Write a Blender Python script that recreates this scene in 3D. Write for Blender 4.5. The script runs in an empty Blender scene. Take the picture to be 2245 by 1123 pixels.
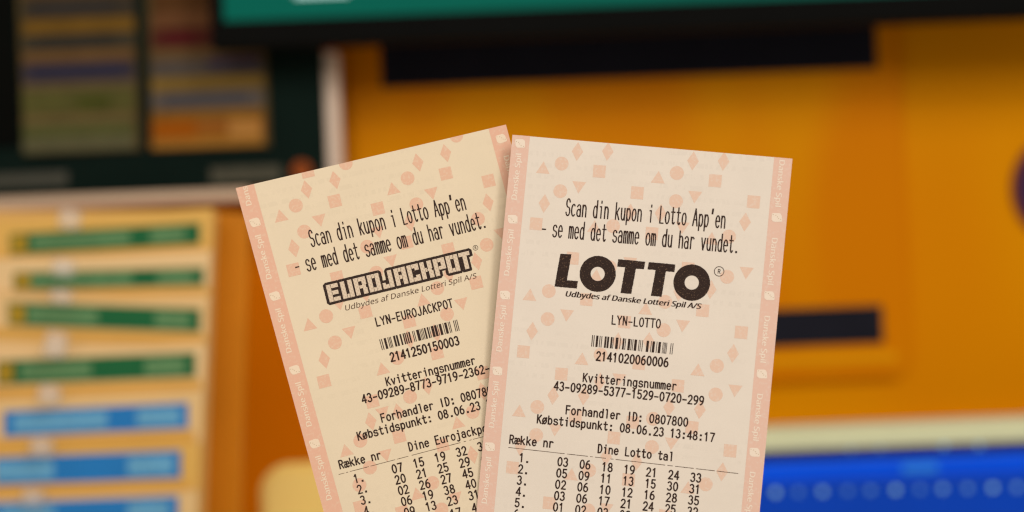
import bpy, bmesh, math, random
from mathutils import Vector, Matrix
random.seed(11)
sc = bpy.context.scene
COL = sc.collection
PI = math.pi

# ------------------------------------------------------------------ camera
W, H, LENS, SENSOR = 2245.0, 1123.0, 50.0, 36.0
F = W * LENS / SENSOR
FOCUS = 0.406
cam_d = bpy.data.cameras.new('camera')
cam = bpy.data.objects.new('camera', cam_d)
COL.objects.link(cam)
cam_d.lens = LENS; cam_d.sensor_width = SENSOR
cam_d.clip_start = 0.01; cam_d.clip_end = 50
cam_d.dof.use_dof = True; cam_d.dof.focus_distance = FOCUS; cam_d.dof.aperture_fstop = 6.0
ROLL = math.radians(2.3)
CAMLOC = Vector((0, 0, 1.30))
CM = Matrix.Translation(CAMLOC) @ Matrix.Rotation(PI/2, 4, 'X') @ Matrix.Rotation(-ROLL, 4, 'Z')
cam.matrix_world = CM
sc.camera = cam

# ------------------------------------------------------------------ ambience of the shop
w = bpy.data.worlds.new('World'); sc.world = w; w.use_nodes = True
w.node_tree.nodes['Background'].inputs[0].default_value = (1.0, 0.90, 0.76, 1)
w.node_tree.nodes['Background'].inputs[1].default_value = 0.36

def area(name, loc, target, size, energy, color, sy=None):
    l = bpy.data.lights.new(name, 'AREA'); l.energy = energy; l.color = color
    l.shape = 'RECTANGLE'; l.size = size; l.size_y = sy or size
    o = bpy.data.objects.new(name, l); COL.objects.link(o)
    o.location = loc
    o.rotation_euler = (Vector(target) - Vector(loc)).to_track_quat('-Z', 'Y').to_euler()
    return o
# ceiling lamp panel above and to the right behind the camera
area('ceiling_lamp', (0.95, -0.85, 2.35), (0, 0.45, 1.3), 0.42, 11, (1.0, 0.97, 0.93))
# added fill light behind the camera, evens out the cabinet and monitor shadow
area('cabinet_fill', (0.2, -0.9, 1.95), (0.1, 1.2, 1.25), 1.6, 17.2, (1.0, 0.94, 0.86), 0.6)
# added warm fill low on the left, gives the left ticket its yellow tint
area('warm_fill', (-0.55, -0.05, 1.05), (-0.06, 0.40, 1.26), 0.25, 0.55, (1.0, 0.70, 0.34))

sc.view_settings.view_transform = 'Standard'
sc.view_settings.look = 'None'
sc.view_settings.gamma = 1.0
sc.view_settings.use_curve_mapping = False
sc.view_settings.exposure = 0.0
sc.render.engine = 'CYCLES'
sc.cycles.use_denoising = True
sc.cycles.filter_width = 1.25
sc.cycles.max_bounces = 6

# ------------------------------------------------------------------ helpers
def lin(c):
    return tuple(((x/255)/12.92 if x/255 <= 0.04045 else ((x/255+0.055)/1.055)**2.4) for x in c)

def mat(name, rgb, rough=0.6, k=0.8, var=0.05, vs=30.0, spec=0.12, coat=0.0, bump=0.0, rgb2=None):
    """rgb is an everyday 0-255 colour"""
    m = bpy.data.materials.new(name); m.use_nodes = True
    nt = m.node_tree; b = nt.nodes['Principled BSDF']
    c = [min(0.9, x/k) for x in lin(rgb)]
    tc = nt.nodes.new('ShaderNodeTexCoord')
    nz = nt.nodes.new('ShaderNodeTexNoise'); nz.inputs['Scale'].default_value = vs; nz.inputs['Detail'].default_value = 4
    nt.links.new(tc.outputs['Object'], nz.inputs['Vector'])
    mx = nt.nodes.new('ShaderNodeMix'); mx.data_type = 'RGBA'
    mx.inputs[6].default_value = tuple(x*(1-var) for x in c) + (1,)
    mx.inputs[7].default_value = tuple(min(1, x*(1+var)) for x in c) + (1,)
    if rgb2:                     # glossy reflections painted into the colour: broad upright zones of a second tint
        mx.inputs[6].default_value = tuple(x/k for x in lin(rgb2)) + (1,)
        mx.inputs[7].default_value = tuple(c) + (1,)
        mp = nt.nodes.new('ShaderNodeMapping'); mp.inputs['Scale'].default_value = (1.3, 1, .45)
        nt.links.new(tc.outputs['Object'], mp.inputs['Vector']); nt.links.new(mp.outputs[0], nz.inputs['Vector'])
        nz.inputs['Detail'].default_value = 1
        mr = nt.nodes.new('ShaderNodeMapRange'); mr.inputs[1].default_value = .38; mr.inputs[2].default_value = .62
        nt.links.new(nz.outputs['Fac'], mr.inputs[0]); nt.links.new(mr.outputs[0], mx.inputs[0])
    else: nt.links.new(nz.outputs['Fac'], mx.inputs[0])
    nt.links.new(mx.outputs[2], b.inputs['Base Color'])
    b.inputs['Roughness'].default_value = rough
    b.inputs['Specular IOR Level'].default_value = spec
    b.inputs['Coat Weight'].default_value = coat
    if bump:
        bp = nt.nodes.new('ShaderNodeBump'); bp.inputs['Strength'].default_value = bump; bp.inputs['Distance'].default_value = 0.001
        nt.links.new(nz.outputs['Fac'], bp.inputs['Height']); nt.links.new(bp.outputs['Normal'], b.inputs['Normal'])
    return m

def emat(name, rgb, strength=1.0):
    m = bpy.data.materials.new(name); m.use_nodes = True
    b = m.node_tree.nodes['Principled BSDF']
    b.inputs['Base Color'].default_value = (0.0, 0.0, 0.0, 1)
    b.inputs['Roughness'].default_value = 0.6; b.inputs['Specular IOR Level'].default_value = 0.05
    b.inputs['Emission Color'].default_value = lin(rgb) + (1,)
    b.inputs['Emission Strength'].default_value = strength
    return m

def tag(o, label=None, cat=None, group=None, kind=None):
    if label: o['label'] = label
    if cat: o['category'] = cat
    if group: o['group'] = group
    if kind: o['kind'] = kind
    return o

def empty(name, loc=(0, 0, 0), rot=None):
    o = bpy.data.objects.new(name, None); COL.objects.link(o)
    o.empty_display_size = 0.02
    o.matrix_world = Matrix.Translation(loc) @ (rot.to_4x4() if rot else Matrix.Identity(4))
    return o

def link(name, bm, m, parent=None, smooth=False):
    me = bpy.data.meshes.new(name); bm.to_mesh(me); bm.free()
    me.materials.append(m)
    if smooth:
        for p in me.polygons: p.use_smooth = True
    o = bpy.data.objects.new(name, me); COL.objects.link(o)
    if parent: o.parent = parent
    return o

def ray(px, py):
    """direction in camera space of an image point"""
    return Vector(((px - W/2)/F, (H/2 - py)/F, -1.0))

def at(px, py, Y):
    """world point seen at px,py that lies at world depth Y"""
    d = CM.to_3x3() @ ray(px, py)
    return CAMLOC + d * (Y / d.y)

def box_bm(x0, x1, y0, y1, z0, z1, bev=0.0, seg=2):
    bm = bmesh.new()
    bmesh.ops.create_cube(bm, size=1)
    for v in bm.verts:
        v.co = Vector((x0+(x1-x0)*(v.co.x+.5), y0+(y1-y0)*(v.co.y+.5), z0+(z1-z0)*(v.co.z+.5)))
    if bev:
        bmesh.ops.bevel(bm, geom=bm.edges[:], offset=bev, segments=seg, profile=0.5, affect='EDGES')
    return bm

def px_box(px0, py0, px1, py1, Y, depth, bev=0.0):
    """level box whose front face at depth Y spans the two image points"""
    cx, cy = (px0+px1)/2, (py0+py1)/2
    c = at(cx, cy, Y); s = Y/F
    hx, hz = abs(px1-px0)/2*s, abs(py1-py0)/2*s
    return box_bm(c.x-hx, c.x+hx, Y, Y+depth, c.z-hz, c.z+hz, bev)

def prism_bm(pts, y0, y1, bev=0.0):
    """pts (x,z) outline, extruded from y0 to y1"""
    bm = bmesh.new()
    vs = [bm.verts.new((x, y0, z)) for x, z in pts]
    f = bm.faces.new(vs)
    r = bmesh.ops.extrude_face_region(bm, geom=[f])
    for e in r['geom']:
        if isinstance(e, bmesh.types.BMVert): e.co.y = y1
    bmesh.ops.recalc_face_normals(bm, faces=bm.faces[:])
    if bev:
        bmesh.ops.bevel(bm, geom=[e for e in bm.edges if abs(e.verts[0].co.y-e.verts[1].co.y) < 1e-6], offset=bev, segments=3, affect='EDGES')
    return bm

def rounded(x0, x1, z0, z1, r, n=8):
    pts = []
    for cx, cz, a0 in ((x1-r, z1-r, 0), (x0+r, z1-r, 90), (x0+r, z0+r, 180), (x1-r, z0+r, 270)):
        for i in range(n+1):
            a = math.radians(a0 + 90*i/n); pts.append((cx+r*math.cos(a), cz+r*math.sin(a)))
    return pts

# ================================================================== BACKGROUND
YW = 1.20                                # cabinet front
def wx(px, py, Y=YW): return at(px, py, Y).x
def wz(px, py, Y=YW): return at(px, py, Y).z

M_orange = mat('orange_laminate', (201, 127, 0), 0.42, 0.80, 0.06, 6.0, spec=0.02, rgb2=(198, 120, 0))
M_orange2 = mat('orange_door_laminate', (198, 125, 0), 0.40, 0.80, 0.07, 7.0, spec=0.02, rgb2=(193, 111, 0))
M_black = mat('black_plastic', (10, 10, 9), 0.7, 0.9, 0.2, spec=.04)
M_slot = mat('dark_slot', (29, 29, 37), 0.7, 0.9, 0.2, spec=.03)
M_cream = mat('cream_edge', (250, 222, 174), 0.5, 0.8, 0.05)
M_white = mat('white_trim', (206, 184, 166), 0.5, 0.8, 0.05)

cab = empty('orange_cabinet', (0, YW, 0.6))
tag(cab, 'glossy orange cabinet front filling the blurred background', 'cabinet')
def par(o, root):
    o.parent = root; o.matrix_parent_inverse = root.matrix_world.inverted(); return o
cz = wz(1900, 925)
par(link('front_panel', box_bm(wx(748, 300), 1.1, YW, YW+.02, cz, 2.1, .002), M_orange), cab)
par(link('front_panel', box_bm(-1.2, wx(748, 300)-.0005, YW+.03, YW+.05, 0.6, 2.1, .002), mat('shaded_orange_laminate', (190, 99, 0), .5, .8, .06, 6.0, spec=.02)), cab)  # shadow on the wall beside the rack is put into this deeper orange
# raised door with rounded corners
x0, x1 = wx(770, 400), wx(1985, 500)
z1, z0 = wz(1400, -60), wz(1800, 838)
par(link('door_panel', prism_bm(rounded(x0, x1, z0, z1, .018), YW-.010, YW-.0005, .004), M_orange2, smooth=False), cab)
# dark recess under the monitor, dark slot low on the right
par(link('recess', px_box(834, 60, 1922, 172, YW-.012, .0015, .0004), M_slot), cab)
c = at(835, 172, YW)
par(link('slot', px_box(1260, 683, 1936, 765, YW-.0125, .002, .0005), M_slot), cab)
par(link('door_lip', px_box(782, 794, 1966, 814, YW-.0115, .0012, .0004), mat('lip_laminate', (206, 138, 8), .4, .8, .05, spec=.02)), cab)
# round badge at the right edge
M_navy = mat('navy_print', (14, 20, 66), .5)
M_red = mat('red_orange_print', (110, 48, 26), .5)
def disc_bm(c, r, y0, y1, n=64, sx=1.0):
    return prism_bm([(c.x+r*sx*math.cos(2*PI*i/n), c.z+r*math.sin(2*PI*i/n)) for i in range(n)], y0, y1)
bc = at(2345, 412, YW-.002)
bd = par(link('badge', disc_bm(bc, 128*YW/F, YW-.003, YW-.0005), M_red), cab)
par(link('badge_centre', disc_bm(bc, 112*YW/F, YW-.0045, YW-.0032), M_navy), cab)

# cream ledge under the cabinet
ld = link('cream_ledge', px_box(1260, 926, 2900, 990, YW-.016, .0155, .002), M_cream)
tag(ld, 'cream ledge running under the orange cabinet above the blue box', 'ledge')

# white upright trim and white shelf rail
o = link('white_upright', px_box(696, 112, 746, 470, 1.13, .02, .002), M_white)
tag(o, 'narrow white upright strip beside the dark board', 'upright')
o = link('white_rail', px_box(-500, 433, 545, 459, 1.10, .03, .002), mat('rail_white', (190, 165, 140), .5))
tag(o, 'pale horizontal rail under the dark board', 'rail')

# dark board with two columns of printed strips
YB = 1.12
bd = empty('display_board', at(300, 430, YB))
tag(bd, 'dark green display board holding two columns of dim printed strips', 'board')
par(link('backing', px_box(-500, -300, 702, 430, YB, .012, .002), mat('dark_green_board', (14, 27, 23), .7, .9, .2, spec=.03)), bd)
par(link('side_edge', px_box(-500, -300, 30, 330, YB-.004, .003, .001), mat('board_side', (8, 9, 7), .7, .9, .2, spec=.03)), bd)
def strip_column(xl, xr, rows, name):
    r = par(link(name, px_box(xl, -60, xr, rows[-1][1]+4, YB-.004, .003, .0005), mat('card_stock', (84, 70, 42), .7, 1.05, spec=.04)), bd)
    for (a, b, colr) in rows:
        s = link('printed_strip', px_box(xl+6, a, xr-6, b, YB-.0052, .001), mat('strip_print', colr, .7, 1.05, .25, 60, spec=.04))
        s.parent = r
    # ragged darker print on the strips
    return r
strip_column(44, 300, [(-50, -8, (88, 66, 36)), (-6, 38, (60, 53, 44)), (40, 72, (112, 82, 30)), (74, 108, (62, 57, 46)), (110, 134, (106, 78, 46)),
                       (136, 178, (60, 54, 64)), (180, 194, (100, 84, 58)), (196, 248, (86, 84, 44)), (250, 268, (106, 90, 56)), (270, 300, (86, 88, 50)), (302, 330, (94, 92, 66))], 'card_column')
strip_column(326, 584, [(-50, 20, (84, 54, 28)), (22, 58, (104, 68, 42)), (60, 102, (80, 38, 30)), (104, 126, (102, 78, 48)), (128, 166, (82, 74, 68)),
                        (168, 196, (124, 98, 44)), (198, 238, (92, 84, 78)), (240, 258, (132, 94, 38)), (260, 300, (150, 92, 28)), (302, 322, (160, 112, 46))], 'card_column')
# paler and darker patches printed on strips
def patch(x0, y0, x1, y1, colr, Y=YB-.0062, name='printed_patch', root=bd):
    return par(link(name, px_box(x0, y0, x1, y1, Y, .0006), mat('patch_print', colr, .7, 1.05, .2, 80, spec=.04)), root)
patch(455, 128, 565, 145, (60, 54, 80)); patch(360, 206, 545, 230, (74, 72, 76))
patch(340, 262, 430, 304, (156, 84, 14)); patch(500, 262, 572, 300, (176, 124, 62)); patch(430, 264, 500, 280, (150, 92, 40))
patch(80, 80, 250, 100, (50, 48, 44)); patch(70, 142, 270, 168, (50, 48, 66)); patch(170, 210, 240, 238, (70, 74, 30)); patch(70, 6, 250, 28, (54, 50, 48))
patch(360, 68, 430, 96, (80, 26, 28))
for (a, b, c_, d, colr) in ((-20, 380, 148, 408, (66, 66, 58)), (462, 366, 616, 398, (70, 68, 56))):
    par(link('caption_strip', px_box(a, b, c_, d, YB-.0015, .001), mat('caption_grey', colr, .6, .8, .3, 90)), bd)
pc = at(662, 374, YB)
par(link('round_sticker', disc_bm(pc, 22*YB/F, YB-.0016, YB-.0005), mat('orange_sticker', (128, 60, 14), .5)), bd)

# monitor above
YM = 1.06
mo = empty('monitor', at(1300, 60, YM))
tag(mo, 'wide black monitor with a teal screen hanging above the tickets', 'monitor')
def lvl(px, py): return at(px, py, YM)
bl = lvl(462, 108); sl = lvl(486, 46)
XR = lvl(2700, 0).x
ZT = bl.z + .36
cx_, cy_ = bl.x, bl.z
frame = bmesh.new()
def addbox(bm, *a):
    b2 = box_bm(*a); me = bpy.data.meshes.new('t'); b2.to_mesh(me); b2.free(); bm.from_mesh(me); bpy.data.meshes.remove(me)
fw = sl.z - bl.z
addbox(frame, bl.x, XR, YM, YM+.02, bl.z, bl.z+fw, .002)
addbox(frame, bl.x, XR, YM, YM+.02, ZT-.016, ZT, .002)
addbox(frame, bl.x, bl.x+.010, YM+.0005, YM+.0195, bl.z+fw, ZT-.016, .001)
addbox(frame, XR-.010, XR, YM+.0005, YM+.0195, bl.z+fw, ZT-.016, .001)
par(link('bezel', frame, M_black), mo)
sr = par(link('screen', box_bm(bl.x+.010, XR-.010, YM+.004, YM+.01, bl.z+fw, ZT-.016), emat('teal_screen', (1, 92, 75), 1.0)), mo)
q = at(705, -19, YM+.0035)
par(link('screen_caption', box_bm(q.x-.02, q.x+.02, YM+.003, YM+.0038, q.z-.004, q.z+.004), emat('caption_glow', (190, 230, 220), 1.0)), mo)
par(link('housing', box_bm(bl.x+.004, XR-.004, YM+.0201, YM+.042, bl.z+.004, ZT-.004, .006), M_black), mo)
# right half of the bezel sits lower: a cable cover below it
q0, q1 = at(1000, 95, YM+.03), at(2300, 95, YM+.03)

# slip rack on the left
YR = 0.90
rk = empty('slip_rack', at(240, 1123, YR))
tag(rk, 'pale stepped rack holding pads of playing slips at the left', 'rack')
M_rack = mat('rack_board', (214, 164, 92), .55, .8, .06)
def wpt(px, py, Y): return at(px, py, Y)
# back board and two side boards that lean with the rack
def quad_prism(pp, Y, d, bev=.001):
    pts = [(at(a, b, Y).x, at(a, b, Y).z) for a, b in pp]
    return prism_bm(pts, Y, Y+d, 0)
par(link('back_board', quad_prism([(-300, 1300), (440, 1300), (470, 462), (-300, 462)], YR+.03, .006), mat('rack_back', (226, 178, 104), .55, .93, .06)), rk)
par(link('side_board', quad_prism([(432, 1300), (520, 1300), (548, 470), (468, 462)], YR+.05, .006), mat('rack_side', (184, 112, 18), .45, .8, .18, 14)), rk)
par(link('side_edge', quad_prism([(424, 1300), (440, 1300), (473, 470), (462, 470)], YR+.02, .006), mat('rack_lip', (214, 166, 92), .4)), rk)
# added translucent rods that imitate glare spots in front of the pads
m = bpy.data.materials.new('translucent_glare'); m.use_nodes = True
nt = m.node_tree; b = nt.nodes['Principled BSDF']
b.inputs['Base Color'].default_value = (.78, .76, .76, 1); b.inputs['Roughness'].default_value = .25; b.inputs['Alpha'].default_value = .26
def rod_bm(p, q, r, n=16):
    bm = bmesh.new(); d = (q-p).normalized(); u = d.orthogonal().normalized(); v = d.cross(u)
    R0 = [bm.verts.new(p + u*r*math.cos(2*PI*i/n) + v*r*math.sin(2*PI*i/n)) for i in range(n)]
    R1 = [bm.verts.new(q + u*r*math.cos(2*PI*i/n) + v*r*math.sin(2*PI*i/n)) for i in range(n)]
    for i in range(n): bm.faces.new((R0[i], R0[(i+1) % n], R1[(i+1) % n], R1[i]))
    bm.faces.new(R0[::-1]); bm.faces.new(R1)
    bmesh.ops.recalc_face_normals(bm, faces=bm.faces[:])
    return bm
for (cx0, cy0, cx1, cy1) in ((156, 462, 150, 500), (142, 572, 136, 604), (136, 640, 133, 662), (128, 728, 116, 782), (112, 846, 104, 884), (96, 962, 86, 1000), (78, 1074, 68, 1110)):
    par(link('glare_spot', rod_bm(wpt(cx0, cy0, YR-.03), wpt(cx1, cy1, YR-.032), .007), m, smooth=True), rk)

M_padg = mat('slip_paper', (218, 182, 128), .6, .93, .04)
M_pady = mat('slip_paper_yellow', (214, 168, 88), .6, .93, .05)
M_padc = mat('slip_paper_cream', (222, 188, 138), .6, .93, .04)
M_under = mat('yellow_stripe_print', (206, 156, 74), .6, .93, .06)
M_green = mat('green_header', (24, 86, 50), .5, .8, .1, 40)
M_gpale = mat('green_header_pale_print', (84, 120, 80), .6, .8, .35, 260)
M_blue = mat('blue_header', (32, 108, 172), .5, .8, .1, 40)
M_bpale = mat('blue_header_pale_print', (90, 146, 182), .6, .8, .3, 260)
M_ysq = mat('gold_print', (150, 120, 30), .6, .8, .2)
pads = [
 # left header mid y, right header mid y, header x0, x1, height, kind, pale spans, label, pad top y, pad bottom y
 (536, 512, 22, 438, 38, 'g', [(70, 285), (330, 405)], 'slip pad with a green header, topmost in the rack', 470, 576, M_pady),
 (617, 606, 30, 446, 32, 'g', [(60, 290), (345, 425)], 'second slip pad from the top, its green header partly sunk behind the third', 562, 668, M_padc),
 (688, 703, 18, 438, 42, 'g', [(60, 215), (340, 415)], 'third slip pad, green header sloping down to the right', 652, 786, M_padg),
 (818, 800, -8, 428, 44, 'g', [(45, 200), (318, 405)], 'lowest of the slip pads with a green header', 762, 892, M_padc),
 (930, 911, 8, 412, 46, 'b', [(30, 235), (300, 395)], 'slip pad with a bright blue header, highest of the blue ones', 866, 1000, M_padg),
 (1034, 1018, -12, 396, 50, 'b', [(-10, 118), (280, 380)], 'slip pad with a blue header, second of the blue ones', 978, 1112, M_pady),
 (1134, 1118, -20, 390, 50, 'b', [(0, 120), (280, 370)], 'slip pad with a blue header cut off by the picture bottom', 1084, 1240, M_padg),
]
for i, (yl, yr, hx0, hx1, hh, kd, pale, lab, pt, pb, pm) in enumerate(pads):
    Y = YR - .004*i
    ang = math.atan2(yl-yr, hx1-hx0); hh *= 1.2
    xr = 468 - (pt-450)*.055
    xl = -260
    # pad outline follows its own header slope
    sl_ = math.tan(ang)
    def yy(x, y0): return y0 - (x-230)*sl_
    root = empty('slip_pad', at(230, (pt+pb)/2, Y))
    tag(root, lab, 'slip pad', 'pads of playing slips in the rack')
    par(link('paper_block', quad_prism([(xl, yy(xl, pb)), (xr-4, yy(xr, pb)), (xr, yy(xr, pt)), (xl, yy(xl, pt))], Y, .0035), pm), root)
    # pale bottom lip of the pad's top sheet
    par(link('sheet_edge', quad_prism([(xl, yy(xl, pb)), (xr-4, yy(xr, pb)), (xr-3, yy(xr, pb-14)), (xl, yy(xl, pb-14))], Y-.0009, .0006), M_padc), root)
    def hq(x0, x1, f0, f1, dy, mm, nm, parent):
        def mid(x): return yl + (yr-yl)*(x-hx0)/(hx1-hx0)
        o = link(nm, quad_prism([(x0, mid(x0)+hh*f1), (x1, mid(x1)+hh*f1), (x1, mid(x1)+hh*f0), (x0, mid(x0)+hh*f0)], Y-dy, .0004), mm)
        return par(o, parent)
    hd = hq(hx0, hx1, -.5, .5, .0012, M_green if kd == 'g' else M_blue, 'header_band', root)
    hq(-250, hx1+14, .62, 1.12, .0006, M_under, 'printed_stripe', root)
    for (a, b_) in pale:
        hq(a, b_, -.33, .33, .0018, M_gpale if kd == 'g' else M_bpale, 'header_print', hd)
    if kd == 'g':
        hq(hx0+4, hx0+36, -.4, .4, .0024, M_ysq, 'header_square', hd)

# yellow rounded tray low in the middle
ty = 1.02
a = at(566, 1020, ty); b_ = at(1010, 1230, ty)
tr = empty('yellow_tray', (a.x+.06, ty, b_.z))
tag(tr, 'pale yellow tray with a rounded corner behind the left ticket', 'tray')
par(link('tray_shell', prism_bm(rounded(a.x, b_.x, b_.z-.05, a.z, .022, 10), ty, ty+.010, .003), mat('yellow_plastic', (222, 188, 104), .4, .8, .08, 20), smooth=False), tr)
par(link('tray_lip', prism_bm(rounded(a.x+.004, b_.x-.004, b_.z-.05, a.z-.005, .018, 10), ty-.003, ty-.0003, .001), mat('yellow_plastic_light', (222, 188, 108), .4, .8, .08, 20)), tr)

# blue box low on the right
YD = 1.10
bx = empty('blue_box', at(1950, 1123, YD))
tag(bx, 'bright blue box with a row of pale round studs under the cream ledge', 'box')
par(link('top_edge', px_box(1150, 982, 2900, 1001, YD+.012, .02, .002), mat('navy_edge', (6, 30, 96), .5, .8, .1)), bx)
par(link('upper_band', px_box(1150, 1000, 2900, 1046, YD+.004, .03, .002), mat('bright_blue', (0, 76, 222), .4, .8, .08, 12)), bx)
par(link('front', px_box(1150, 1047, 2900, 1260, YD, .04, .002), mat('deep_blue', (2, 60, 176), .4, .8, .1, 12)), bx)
sl2 = math.tan(ROLL)
inten = [1, .4, .9, .4, .5, 1, .4, .8, .6, 1, .7]
for i, xx in enumerate((1700, 1750, 1803, 1858, 1908, 1963, 2016, 2066, 2121, 2176, 2229)):
    t = inten[i]
    pcn = at(xx, 1080 - (xx-1700)*.022, YD)
    g = mat('pale_stud', tuple(int(u+(v-u)*t) for u, v in zip((44, 92, 176), (150, 206, 232))), .4)
    bm = bmesh.new(); bmesh.ops.create_uvsphere(bm, u_segments=20, v_segments=10, radius=7.5*YD/F)
    for v in bm.verts: v.co = Vector((pcn.x+v.co.x, YD-.0006+v.co.y*.45, pcn.z+v.co.z))
    par(link('stud', bm, g, smooth=True), bx)
for xx, yy_ in ((2069, 978), (2146, 978), (1865, 986), (1930, 983)):
    pcn = at(xx, yy_, YD+.012)
    bm = bmesh.new(); bmesh.ops.create_uvsphere(bm, u_segments=20, v_segments=10, radius=(6.5 if xx > 2000 else 4)*YD/F)
    for v in bm.verts: v.co = Vector((pcn.x+v.co.x, YD+.0112+v.co.y*.45, pcn.z+v.co.z))
    par(link('stud', bm, mat('pale_stud_small', (110, 170, 214), .4), smooth=True), bx)
par(link('pale_mark', px_box(1978, 1016, 2056, 1036, YD+.0025, .001), mat('sky_blue_print', (40, 118, 214), .5)), bx)

# ================================================================== TICKETS
def camdir(yaw, pitch, roll):
    # x axis / y axis / z axis of the sheet in camera space
    return (Matrix.Rotation(math.radians(yaw), 3, 'Y') @ Matrix.Rotation(math.radians(pitch), 3, 'X') @ Matrix.Rotation(math.radians(roll), 3, 'Z'))

class Sheet:
    def __init__(s, anchor, depth, yaw, pitch, roll):
        s.R = camdir(yaw, pitch, roll)
        s.O = ray(*anchor) * depth
        s.n = s.R @ Vector((0, 0, 1))
        s.Ri = s.R.transposed()
    def L(s, px, py):
        """image point -> point on the sheet, in its own metres"""
        d = ray(px, py); t = s.n.dot(s.O)/s.n.dot(d)
        p = s.Ri @ (d*t - s.O)
        return Vector((p.x, p.y))
    def matrix(s):
        return CM @ (Matrix.Translation(s.O) @ s.R.to_4x4())

INK = .00007
PX = 0.405/F      # one image pixel at the sheets, in metres

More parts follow.
